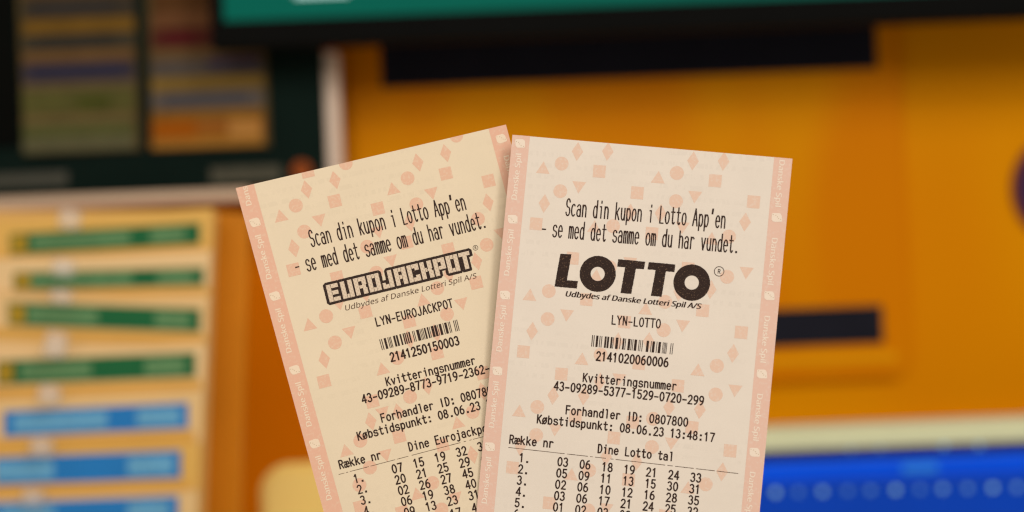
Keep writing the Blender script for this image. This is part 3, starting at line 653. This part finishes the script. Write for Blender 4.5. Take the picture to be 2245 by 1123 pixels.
def shape(fl, sh, kind, p, sc_=1.0):
    c = sh.L(*p); u = PX*sc_
    if kind == 'c': pts = [(c.x+15*u*math.cos(2*PI*i/40), c.y+15*u*math.sin(2*PI*i/40)) for i in range(40)]
    elif kind == 't': pts = [(c.x-15*u, c.y-12.5*u), (c.x+15*u, c.y-12.5*u), (c.x, c.y+14*u)]
    elif kind == 'v': pts = [(c.x-15*u, c.y+12.5*u), (c.x, c.y-13.5*u), (c.x+15*u, c.y+12.5*u)]
    elif kind == 'd': pts = [(c.x, c.y+20.5*u), (c.x-12.5*u, c.y), (c.x, c.y-20.5*u), (c.x+12.5*u, c.y)]
    else: pts = [(c.x-13.5*u, c.y-13.5*u), (c.x+13.5*u, c.y-13.5*u), (c.x+13.5*u, c.y+13.5*u), (c.x-13.5*u, c.y+13.5*u)]
    fl.poly(pts, (fl.k % 5)*3e-6); fl.k += 1

DICE = [(-12, 8.5), (4.9, 10), (10.2, 6.2), (11.1, -8.5), (-5.8, -9.8), (-10.2, -4.9)]
DOTS = [(-8.5, 3.6), (-4, 2.2), (-1.6, -1.2), (2.2, -4.5), (8, -5.8)]

GRID = .005
def bend(o, sg):
    """follow the soft curl of the paper: cut finely, then lift towards the sides and in a slow wave"""
    me = o.data; bm = bmesh.new(); bm.from_mesh(me)
    xs = [v.co.x for v in bm.verts]; ys = [v.co.y for v in bm.verts]
    for ax, lo, hi in ((0, min(xs), max(xs)), (1, min(ys), max(ys))):
        k = math.ceil(lo/GRID)
        while k*GRID < hi:
            co = Vector((0, 0, 0)); co[ax] = k*GRID; no = Vector((0, 0, 0)); no[ax] = 1
            bmesh.ops.bisect_plane(bm, geom=bm.verts[:]+bm.edges[:]+bm.faces[:], plane_co=co, plane_no=no, dist=1e-8)
            k += 1
    for v in bm.verts:
        x, y = v.co.x-sg[0], v.co.y-sg[1]
        v.co.z += sg[2]*(x/.04)**2 + sg[3]*math.sin(2*PI*(y+.3*x)/.105) + sg[4]*max(0, (y+.012)/.02)**2
    bm.to_mesh(me); bm.free()

def build_ticket(sh, key, corners, length, label, shapes, texts, bandL, bandR, bandw, extra):
    root = empty('lottery_ticket')
    root.matrix_world = sh.matrix()
    tag(root, label, 'lottery ticket', 'printed lottery tickets fanned side by side')
    TL, TR, BL, BR = [sh.L(*c) for c in corners]
    # run both long sides on below the picture
    dl = (BL-TL).normalized(); dr = (BR-TR).normalized()
    BL2 = TL + dl*length; BR2 = TR + dr*length
    outline = [BL2, BR2, TR, TL]
    # paper, a very thin slab
    bm = bmesh.new()
    top = [bm.verts.new((p.x, p.y, 0)) for p in outline]; f = bm.faces.new(top)
    r = bmesh.ops.extrude_face_region(bm, geom=[f])
    for e in r['geom']:
        if isinstance(e, bmesh.types.BMVert): e.co.z = -.00009
    bmesh.ops.recalc_face_normals(bm, faces=bm.faces[:])
    link('paper_sheet', bm, M_paper[key], root)
    # soft geometric pattern
    fl = Flat(.00002)
    for kd, lst in shapes.items():
        for p in lst: shape(fl, sh, kd, p)
    for kd, x, y in extra:
        shape(fl, sh, kd, (x, y))
    ot = bandw*PX
    inner = [BL2 + Vector((ot, 0)), BR2 - Vector((ot, 0)), TR - Vector((ot, 0)), TL + Vector((ot, 0))]
    link('printed_pattern', clip(fl.bm, inner), M_pink[key], root)
    # border strips with their lettering
    for side, band in (('l', bandL), ('r', bandR)):
        if side == 'l': quad = [BL2, inner[0], inner[3], TL]
        else: quad = [inner[1], BR2, TR, inner[2]]
        fl = Flat(.000024); fl.poly(quad)
        bs = link('border_strip', fl.bm, M_band[key], root)
        (t0, t1, dt, n0, n1, dc, dd) = band
        for k in range(n0, n1):
            a = (t0[0]+dt[0]*k, t0[1]+dt[1]*k); b_ = (t1[0]+dt[0]*k, t1[1]+dt[1]*k)
            bm = clip(sans(sh, 'Danske Spil', a, b_, 11.8, .00006, 1.0), outline)
            if len(bm.faces): link('border_lettering', bm, M_bandtxt[key], bs)
            else: bm.free()
        for k in range(n0, n1):
            cpos = sh.L(dc[0]+dd[0]*k, dc[1]+dd[1]*k); sg = 1 if side == 'l' else -1
            fl = Flat(.00006); pts = [(cpos.x+sg*x*PX, cpos.y+sg*y*PX) for x, y in DICE]
            # rounded corners
            q = []
            for i in range(len(pts)):
                p = Vector(pts[i]); a_ = Vector(pts[i-1]); c_ = Vector(pts[(i+1) % len(pts)])
                q.append(p+(a_-p)*.16); q.append(p*.9+(a_+c_)*.05); q.append(p+(c_-p)*.16)
            fl.poly(q[::-1] if sg > 0 else q[::-1]); bm = clip(fl.bm, outline)
            if not len(bm.faces): bm.free(); continue
            de = link('dice_mark', bm, M_bandtxt[key], bs)
            fl = Flat(.00008)
            for x, y in DOTS:
                fl.poly([(cpos.x+sg*x*PX+.95*PX*math.cos(2*PI*i/10), cpos.y+sg*y*PX+.95*PX*math.sin(2*PI*i/10)) for i in range(10)])
            bm = clip(fl.bm, outline)
            for o_ in (bm,):
                me = bpy.data.meshes.new('dice_dots'); bm.to_mesh(me); bm.free(); me.materials.append(M_dicedot)
                # dots are pattern of the mark: joined into its mesh
                de.data.materials.append(M_dicedot)
                b2 = bmesh.new(); b2.from_mesh(de.data); n_ = len(b2.faces); b2.from_mesh(me)
                b2.faces.ensure_lookup_table()
                for fi in range(n_, len(b2.faces)): b2.faces[fi].material_index = 1
                b2.to_mesh(de.data); b2.free(); bpy.data.meshes.remove(me)
    for (txt, a, b_, cap, wd) in texts:
        link('printed_line', clip(mono(sh, txt, a, b_, cap, INK, wd), outline), M_ink, root)
    return root, outline

def rule(sh, root, a, b_, wd, outline):
    fl = Flat(INK); A = sh.L(*a); B = sh.L(*b_); n = 90
    for i in range(n):
        if rnd.random() < .16: continue
        fl.ribbon([A.lerp(B, i/n), A.lerp(B, (i+1)/n)], wd*PX*rnd.uniform(.8, 1.15))
    link('rule_line', clip(fl.bm, outline), M_inkthin, root)

def barcode(sh, root, tl, tr, bl, br, spans, x0, x1):
    """bars between the top and bottom lines; spans are positions along the top"""
    fl = Flat(INK)
    TL, TR, BL, BR = [sh.L(*p) for p in (tl, tr, bl, br)]
    for a, b_ in spans:
        f0, f1 = (a-x0)/(x1-x0), (b_-x0)/(x1-x0)
        fl.poly([BL.lerp(BR, f0), BL.lerp(BR, f1), TL.lerp(TR, f1), TL.lerp(TR, f0)])
    link('barcode', fl.bm, M_inkb, root)

def registered(sh, root, c, r, cap, wd):
    fl = Flat(INK); C = sh.L(*c)
    fl.ribbon([(C.x+r*PX*math.cos(2*PI*i/36), C.y+r*PX*math.sin(2*PI*i/36)) for i in range(37)], wd*PX)
    for st in G['R']:
        fl.ribbon([(C.x+(p[0]-.5)*cap*.62*PX, C.y+(p[1]-.5)*cap*PX) for p in st], wd*PX)
    link('registered_mark', fl.bm, M_ink, root)

# ---------------------------------------------------------------- right ticket (lotto)
shR = Sheet((1124, 296), .404, -6.9, 0.3, -4.9)
corR = [(1124, 296), (1737, 348.5), (1045, 1123), (1665, 1123)]
mark = {
 't': [R1(730, 440), R2(715, 545), R1(1290, 1085), R4(1300, 95), R3(1310, 500), R3(585, 712), R4(578, 865), R5(1155, 295), R6(1150, 415), R5(470, 862), R7(1040, 705), R8(1040, 850)],
 'c': [R1(932, 395), R2(920, 498), R1(917, 697), R2(910, 807), R1(1495, 1080), R4(1490, 75), R3(1460, 410), R4(1470, 515), R3(792, 672), R4(790, 790), R3(780, 977), R4(775, 1100),
       R5(1360, 250), R6(1358, 370), R6(1345, 685), R5(667, 820), R6(660, 950), R5(655, 1128), R8(647, 405), R7(1235, 660), R8(1235, 812), R7(1225, 1100)],
 'd': [R1(1105, 262), R1(1437, 262), R2(1097, 365), R2(1432, 370), R1(742, 832), R1(1680, 935), R1(2015, 940), R2(1667, 1035), R4(1290, 655), R4(945, 680), R3(610, 1110), R5(1545, 108), R5(1885, 105),
       R6(1535, 235), R5(840, 695), R5(1175, 700), R5(1350, 545), R6(835, 825), R6(1172, 850), R7(480, 395), R7(1420, 510), R7(1755, 565), R8(1415, 675)],
 's': [R1(1345, 480), R2(1340, 583), R1(1760, 715), R2(1760, 815), R1(652, 1055), R3(1920, 40), R3(1052, 312), R4(1040, 425), R3(1205, 765), R4(1203, 885), R3(1620, 1010), R4(1625, 1125), R5(515, 215),
       R5(930, 460), R5(1780, 345), R6(930, 590), R5(1085, 925), R6(1085, 1045), R6(435, 990), R7(1505, 305), R8(1503, 445), R7(395, 630), R8(390, 765), R7(795, 1020), R8(790, 1160)],
 'v': [R1(1120, 655), R2(1117, 762), R3(1680, 368), R4(1680, 475), R3(988, 940), R4(983, 1055), R5(1560, 522), R6(1557, 645), R5(860, 1075), R8(860, 370), R7(1420, 1090), R4(980, -20)],
}
num = []
for r in range(5):
    rows = ['03 06 18 19 21 24 33', '05 09 11 13 15 30 31', '02 06 10 12 16 28 35', '03 06 17 21 24 25 32', '01 02 03 09']
    for c_, n_ in enumerate(rows[r].split()):
        x, y = 885+243*c_-12.2*r, 607+28.6*c_+124.3*r
        num.append((n_, R7(x, y), R7(x+115, y+12.5), 18.0, 2.5))
    x, y = 467-12.2*r, 563+123.3*r
    num.append(('%d.' % (r+1), R7(x, y), R7(x+115, y+12.5), 18.0, 2.5))
x, y = 405, 563+123.3*5
num.append(('6.', R7(x, y), R7(x+115, y+12.5), 18.0, 2.5))
texR = [
 ("Scan din kupon i Lotto App'en", R1(972, 962), R2(1448, 1103), 36.5, 2.3),
 ("- se med det samme om du har vundet.", (1187, 517), (1619, 555), 36.5, 2.3),
 ("LYN-LOTTO", R3(1477, 1032), R3(2012, 1078), 18.6, 2.2),
 ("2141020060006", R5(1308, 308), R5(2098, 382), 18.6, 2.7),
 ("Kvitteringsnummer", R5(1162, 542), R5(2190, 638), 18.0, 2.4),
 ("43-09289-5377-1529-0720-299", R5(848, 632), R6(1210, 800), 18.2, 2.6),
 ("Forhandler ID: 0807800", R5(975, 896), R6(1038, 1034), 18.0, 2.5),
 ("Købstidspunkt: 08.06.23 13:48:17", R5(660, 994), R8(1328, 346), 17.8, 2.5),
 ("Række nr", R7(358, 362), R7(842, 411), 18.0, 2.5),
 ("Dine Lotto tal", R7(1325, 465), R8(880, 557), 18.0, 2.5),
] + num
bandL = (R1(438, 800), R1(492, 283), (-16.3, 166.3), 0, 7, R1(480, 175), (-16.5, 166))
bandR = (R2(2044, 348), R2(1994, 872), (-16.2, 170.6), 0, 6, R2(2013, 985), (-16.2, 171.3))
tR, outR = build_ticket(shR, 'r', corR, .150, 'pink-bordered ticket printed with a big solid black LOTTO, the front one', mark, texR, bandL, bandR, 38.5, [])
rule(shR, tR, R7(325, 405), R8(1590, 693), 1.1, outR)
spansR = [(1268, 1277), (1288, 1296), (1314, 1337), (1352, 1360), (1372, 1380), (1408, 1428), (1436, 1456), (1474, 1493), (1500, 1507), (1530, 1558), (1577, 1584), (1606, 1625), (1633, 1641), (1664, 1690), (1699, 1706), (1715, 1722),
          (1735, 1762), (1782, 1789), (1799, 1806), (1820, 1827), (1867, 1893), (1915, 1922), (1932, 1958), (1977, 1984), (1998, 2024), (2044, 2050), (2058, 2064), (2070, 2077), (2084, 2091), (2130, 2137), (2151, 2158)]
barcode(shR, tR, R5(1268, 34), R5(2160, 125), R5(1256, 158), R5(2146, 246), spansR, 1268, 2160)
registered(shR, tR, R4(1383, 456), 10.2, 9.0, 1.3)
# LOTTO word mark
fl = Flat(INK)
def zp(fn, pts): return [shR.L(*fn(x, y)) for x, y in pts]
def rough(pts, amp=.35, step=2.2):
    """printer-dot raggedness along straight edges"""
    out = []
    for i in range(len(pts)):
        a = pts[i]; b = pts[(i+1) % len(pts)]; n = max(1, int((b-a).length/(step*PX)))
        for j in range(n):
            p = a.lerp(b, j/n); out.append(p + Vector((rnd.uniform(-amp, amp), rnd.uniform(-amp, amp)))*PX)
    return out
Lp = rough(zp(R3, [(918, 262), (855, 622), (1098, 643), (1112, 562), (990, 553), (1040, 270)]))
T1 = rough(zp(R4, [(278, 322), (266, 403), (353, 410), (302, 692), (420, 703), (471, 426), (560, 432), (573, 350)]))
T2 = rough(zp(R4, [(612, 354), (598, 434), (687, 441), (635, 722), (752, 735), (799, 456), (893, 463), (903, 380)]))
for p in (Lp, T1, T2): fl.poly(p)
for fn, c_ in ((R3, (1327, 483)), (R4, (1083, 579))):
    C = shR.L(*fn(*c_)); n = 90
    o_ = [(C.x+(39.2+rnd.uniform(-.35, .35))*PX*math.cos(2*PI*i/n), C.y+(39.2+rnd.uniform(-.35, .35))*PX*math.sin(2*PI*i/n)) for i in range(n)]
    i_ = [(C.x+15.3*PX*math.cos(2*PI*i/n), C.y+15.3*PX*math.sin(2*PI*i/n)) for i in range(n)]
    fl.ring(o_, i_)
link('word_mark', clip(fl.bm, outR), M_inkb, tR)
link('printed_line', clip(sans(shR, 'Udbydes af Danske Lotteri Spil A/S', R3(965, 728), R4(1180, 868), 11.6, INK, 1.4, .22), outR), M_ink, tR)

# ---------------------------------------------------------------- left ticket (eurojackpot)
shL = Sheet((1085, 420), .4082, 6.9, -1.0, 13.6)
corL = [(517, 413), (1108.5, 274), (710, 1123), (1330, 1123)]
# the right long side runs parallel to the left one
a_, b_ = shL.L(517, 413), shL.L(710, 1123); dd = (b_-a_); tr_ = shL.L(1108.5, 274)
def toimg(sh, p):
    q = sh.R @ Vector((p.x, p.y, 0)) + sh.O
    return (W/2 + F*q.x/-q.z, H/2 - F*q.y/-q.z)
corL[3] = toimg(shL, tr_ + dd)
markL = {
 't': [L1(525, 1015), L1(1755, 715), L3(740, 1085), L3(1985, 815), L5(1290, 450), L6(1515, 1040), L7(690, 440), L7(1470, 915), L7(2700, 640)],
 'c': [L1(693, 905), L1(1240, 440), L2(1500, 140), L1(1918, 605), L1(2015, 890), L2(1740, 1050), L3(685, 70), L3(1375, 235), L3(1475, 520), L4(1835, 215), L3(925, 997), L3(2145, 690), L4(1400, 975),
       L5(772, 165), L5(1455, 335), L5(1595, 760), L6(1680, 925), L7(850, 335), L7(955, 630), L7(840, 820), L7(1640, 800), L7(1740, 1090)],
 'd': [L1(810, 728), L1(1122, 625), L1(2030, 432), L2(1385, 330), L2(1850, 870), L3(572, 252), L3(1840, -30), L4(1725, 395), L3(1060, 830), L4(1420, 530), L5(655, 350), L6(985, 130), L6(1280, 60),
       L5(1165, 1030), L5(1465, 930), L5(1780, 640), L6(1790, 700), L7(2080, 490), L4(500, 740)],
 's': [L1(1120, 855), L1(1593, 938), L2(1387, 553), L2(1855, 635), L3(568, 488), L3(1045, 575), L4(955, 190), L4(1415, 265), L3(1355, 950), L4(1720, 630), L4(985, 1055), L5(652, 590), L5(1180, 810), L6(1290, 280),
       L6(1790, 500), L7(1275, 290), L7(1750, 385), L7(850, 1060), L7(1310, 1120), L1(820, 530)],
 'v': [L1(955, 1070), L1(2185, 775), L3(1500, 80), L3(1640, 395), L4(1565, 865), L5(935, 60), L7(1130, 500), L7(1900, 970), L4(1995, 95), L5(1300, 940)],
}
numL = []
rows = ['07 15 19 32 35', '20 21 25 29 46', '02 26 27 45', '06 19 38 40', '09 13 23 31', '17 44']
for r in range(5):
    for c_, n_ in enumerate(rows[r].split()):
        x, y = 1208+234.5*c_+34*r, 694-61*c_+119.3*r
        numL.append((n_, L7(x, y), L7(x+112, y-28), 18.0, 2.5))
numL.append(('17', L7(1850, 1186), L7(1962, 1158), 18.0, 2.5)); numL.append(('44', L7(2085, 1120), L7(2197, 1092), 18.0, 2.5))
for r in range(4):
    x, y = 790+37*r, 800+118*r
    numL.append(('%d.' % (r+1), L7(x, y), L7(x+112, y-28), 18.0, 2.4))
texL = [
 ("Scan din kupon i Lotto App'en", L3(765, 238), L2(1615, 945), 36.0, 2.3),
 ("- se med det samme om du har vundet.", (650.5, 601), (1068, 498), 36.0, 2.3),
 ("LYN-EUROJACKPOT", L4(628, 1108), L4(1470, 896), 18.2, 2.3),
 ("2141250150003", L6(788, 375), L6(1540, 185), 18.6, 2.8),
 ("Kvitteringsnummer", L6(738, 640), L6(1718, 398), 17.6, 2.4),
 ("43-09289-8773-9719-2362-", L6(478, 832), (1074.5, 815), 18.0, 2.6),
 ("Forhandler ID: 0807800", L6(685, 1040), (1091, 861), 17.8, 2.5),
 ("Købstidspunkt: 08.06.23 13", L7(825, 332), (1089, 888), 17.6, 2.5),
 ("Række nr", L7(625, 644), L7(1085, 530), 17.8, 2.4),
 ("Dine Eurojackpot", L8(988, 450), (1080, 943.5), 18.0, 2.4),
] + numL
bandLl = ((552.6, 450.5), (527, 352), (43.9, 161.2), 0, 6, (559.5, 488), (43.6, 161.4))
bandRl = ((1103, 342), (1129, 441), (43.9, 161.2), -1, 5, (1098, 304.5), (43.6, 161.4))
tL, outL = build_ticket(shL, 'l', corL, .150, 'pink-bordered ticket printed with a dotted outline EUROJACKPOT, partly behind the LOTTO one', markL, texL, bandLl, bandRl, 39.5, [])
rule(shL, tL, L7(612, 705), (1110, 944), 1.0, outL)
spL = [(0, 7), (18, 26), (44, 66), (82, 89), (97, 104), (110, 117), (140, 160), (168, 186), (206, 222), (238, 250), (256, 268), (276, 288), (296, 312), (336, 343), (352, 359), (378, 406), (414, 420), (428, 434), (442, 449), (458, 474), (488, 502),
       (510, 516), (530, 556), (562, 586), (594, 600), (612, 636), (652, 658), (668, 692), (706, 712), (720, 727), (762, 769), (779, 786), (796, 803)]
barcode(shL, tL, L6(657, 133), L4(1512, 1034), L6(688, 249), L6(1542, 34), spL, 0, 806)
registered(shL, tL, L4(1712, 247), 5.4, 5.4, .9)
# EUROJACKPOT block lettering: black blob behind light dotted letters
B0, U, V_, LN = frame_of(shL, L4(112, 847), L4(1642, 474))
zu = LN/1575.0
def P2(x, y): return B0 + U*(x*zu) + V_*(y*zu)
letters = {}
def rects(ch, w_):
    s = 51; h = 190; t = 44; m0, m1 = 73, 117
    r_ = {'E': [(0, 0, s, h), (s, 0, w_, t), (s, m0, w_-8, m1), (s, h-t, w_, h)],
          'U': [(0, 0, s, h), (w_-s, 0, w_, h), (s, 0, w_-s, t)],
          'R': [(0, 0, s, h), (s, h-t, w_, h), (w_-s, m1-14, w_, h-t), (s, m0-6, w_-10, m1-14), (w_-s, 0, w_, m0-6)],
          'O': [(0, 0, s, h), (w_-s, 0, w_, h), (s, 0, w_-s, t), (s, h-t, w_-s, h)],
          'J': [(w_-s, 0, w_, h), (0, 0, w_-s, t), (0, t, s-14, t+22)],
          'A': [(0, 0, s, h), (w_-s, 0, w_, h), (s, h-t, w_-s, h), (s, m0-8, w_-s, m1-8)],
          'C': [(0, 0, s, h), (s, 0, w_, t), (s, h-t, w_, h), (w_-s, t, w_, t+24), (w_-s, h-t-24, w_, h-t)],
          'K': [(0, 0, s, h), (s, m0+2, s+22, m1+2), (w_-s-6, m1-14, w_-4, h), (w_-s-2, 0, w_, m0+6), (s+22, m0+6, w_-14, m1-14)],
          'P': [(0, 0, s, h), (s, h-t, w_, h), (w_-s, m1-14, w_, h-t), (s, m0-10, w_, m1-14)],
          'T': [(0, h-t, w_, h), (w_/2-s/2, 0, w_/2+s/2, h-t)]}
    return r_[ch]
back = Flat(INK); front = Flat(INK+.00003)
spans = [('E', 2, 133), ('U', 156, 288), ('R', 303, 440), ('O', 455, 592), ('J', 608, 735), ('A', 755, 890), ('C', 904, 1036), ('K', 1050, 1188), ('P', 1200, 1332), ('O', 1344, 1482), ('T', 1492, 1620)]
for idx, (ch, a_, b2) in enumerate(spans):
    for (x0, y0, x1, y1) in rects(ch, b2-a_):
        front.poly([P2(a_+x0+1.5, y0), P2(a_+x1-2.5, y0), P2(a_+x1-2.5, y1), P2(a_+x0+1.5, y1)])
    e = 29; c = 24
    xa, xb, ya, yb = a_-e, b2+e, -e, 190+e
    if ch == 'J': 
        pp = [(xa+c, ya), (xb-c, ya), (xb, ya+c), (xb, yb-c), (xb-c, yb), (b2-50-e+c, yb), (b2-50-e, yb-c), (b2-50-e, 66+e), (xa, 66+e-4), (xa, ya+c)]
    elif ch == 'T':
        pp = [(a_+10, ya), (xb-34-c, ya), (xb-34+c*.6, ya+4), (xb-26, yb-75), (xb, yb-70), (xb, yb-c), (xb-c, yb), (xa+c, yb), (xa, yb-c), (xa, ya+60), (a_-10, ya+30)]
        pp = [(a_+14, ya), (b2-20, ya), (b2-14, ya+8), (b2-14, 120), (xb, 130), (xb, yb-c), (xb-c, yb), (xa+c, yb), (xa, yb-c), (xa, 40), (a_, 24)]
    elif ch == 'P':
        pp = [(xa+c, ya), (a_+50+e-c, ya), (a_+50+e, ya+c), (a_+50+e, 42), (xb, 48), (xb, yb-c), (xb-c, yb), (xa+c, yb), (xa, yb-c), (xa, ya+c)]
    else:
        pp = [(xa+c, ya), (xb-c, ya), (xb, ya+c), (xb, yb-c), (xb-c, yb), (xa+c, yb), (xa, yb-c), (xa, ya+c)]
    back.poly([p for p in rough([P2(x, y) for x, y in pp], .3)], (idx % 3)*2e-6)
wm = link('word_mark', clip(back.bm, outL), M_inkb, tL)
# letter fill: paper colour with a grid of small ink dots
m = bpy.data.materials.new('dotted_letter_fill'); m.use_nodes = True
nt = m.node_tree; N = nt.nodes; Lk = nt.links; b = N['Principled BSDF']; b.inputs['Roughness'].default_value = .7; b.inputs['Specular IOR Level'].default_value = .2
tc = N.new('ShaderNodeTexCoord')
mp = N.new('ShaderNodeMapping'); mp.inputs['Scale'].default_value = (1/(3.1*PX),)*3
Lk.new(tc.outputs['Object'], mp.inputs['Vector'])
vm = N.new('ShaderNodeVectorMath'); vm.operation = 'FRACTION'; Lk.new(mp.outputs[0], vm.inputs[0])
vs = N.new('ShaderNodeVectorMath'); vs.operation = 'SUBTRACT'; vs.inputs[1].default_value = (.5, .5, 0); Lk.new(vm.outputs[0], vs.inputs[0])
vz = N.new('ShaderNodeVectorMath'); vz.operation = 'MULTIPLY'; vz.inputs[1].default_value = (1, 1, 0); Lk.new(vs.outputs[0], vz.inputs[0])
ln_ = N.new('ShaderNodeVectorMath'); ln_.operation = 'LENGTH'; Lk.new(vz.outputs[0], ln_.inputs[0])
lt = N.new('ShaderNodeMath'); lt.operation = 'LESS_THAN'; lt.inputs[1].default_value = .21; Lk.new(ln_.outputs['Value'], lt.inputs[0])
mx = N.new('ShaderNodeMix'); mx.data_type = 'RGBA'; mx.inputs[6].default_value = tuple(x/K for x in lin((226, 206, 182)))+(1,); mx.inputs[7].default_value = tuple(x/K for x in lin((120, 84, 58)))+(1,)
Lk.new(lt.outputs[0], mx.inputs[0]); Lk.new(mx.outputs[2], b.inputs['Base Color'])
link('letter_fill', front.bm, m, wm)
link('printed_line', clip(sans(shL, 'Udbydes af Danske Lotteri Spil A/S', L4(278, 940), L4(1727, 580), 11.6, INK, 0, .22), outL), M_inkthin, tL)

# soft curl of both sheets, all their printed layers together
cR = shR.L(1400, 700); cL = shL.L(900, 700)
tl = shR.L(1430, 322); tl2 = shL.L(812, 343)
for root, sg in ((tR, (cR.x, tl.y, .0006, .00022, .0)), (tL, (cL.x, tl2.y, .0006, .00022, .0))):
    for ch in root.children_recursive:
        if ch.type == 'MESH': bend(ch, sg)
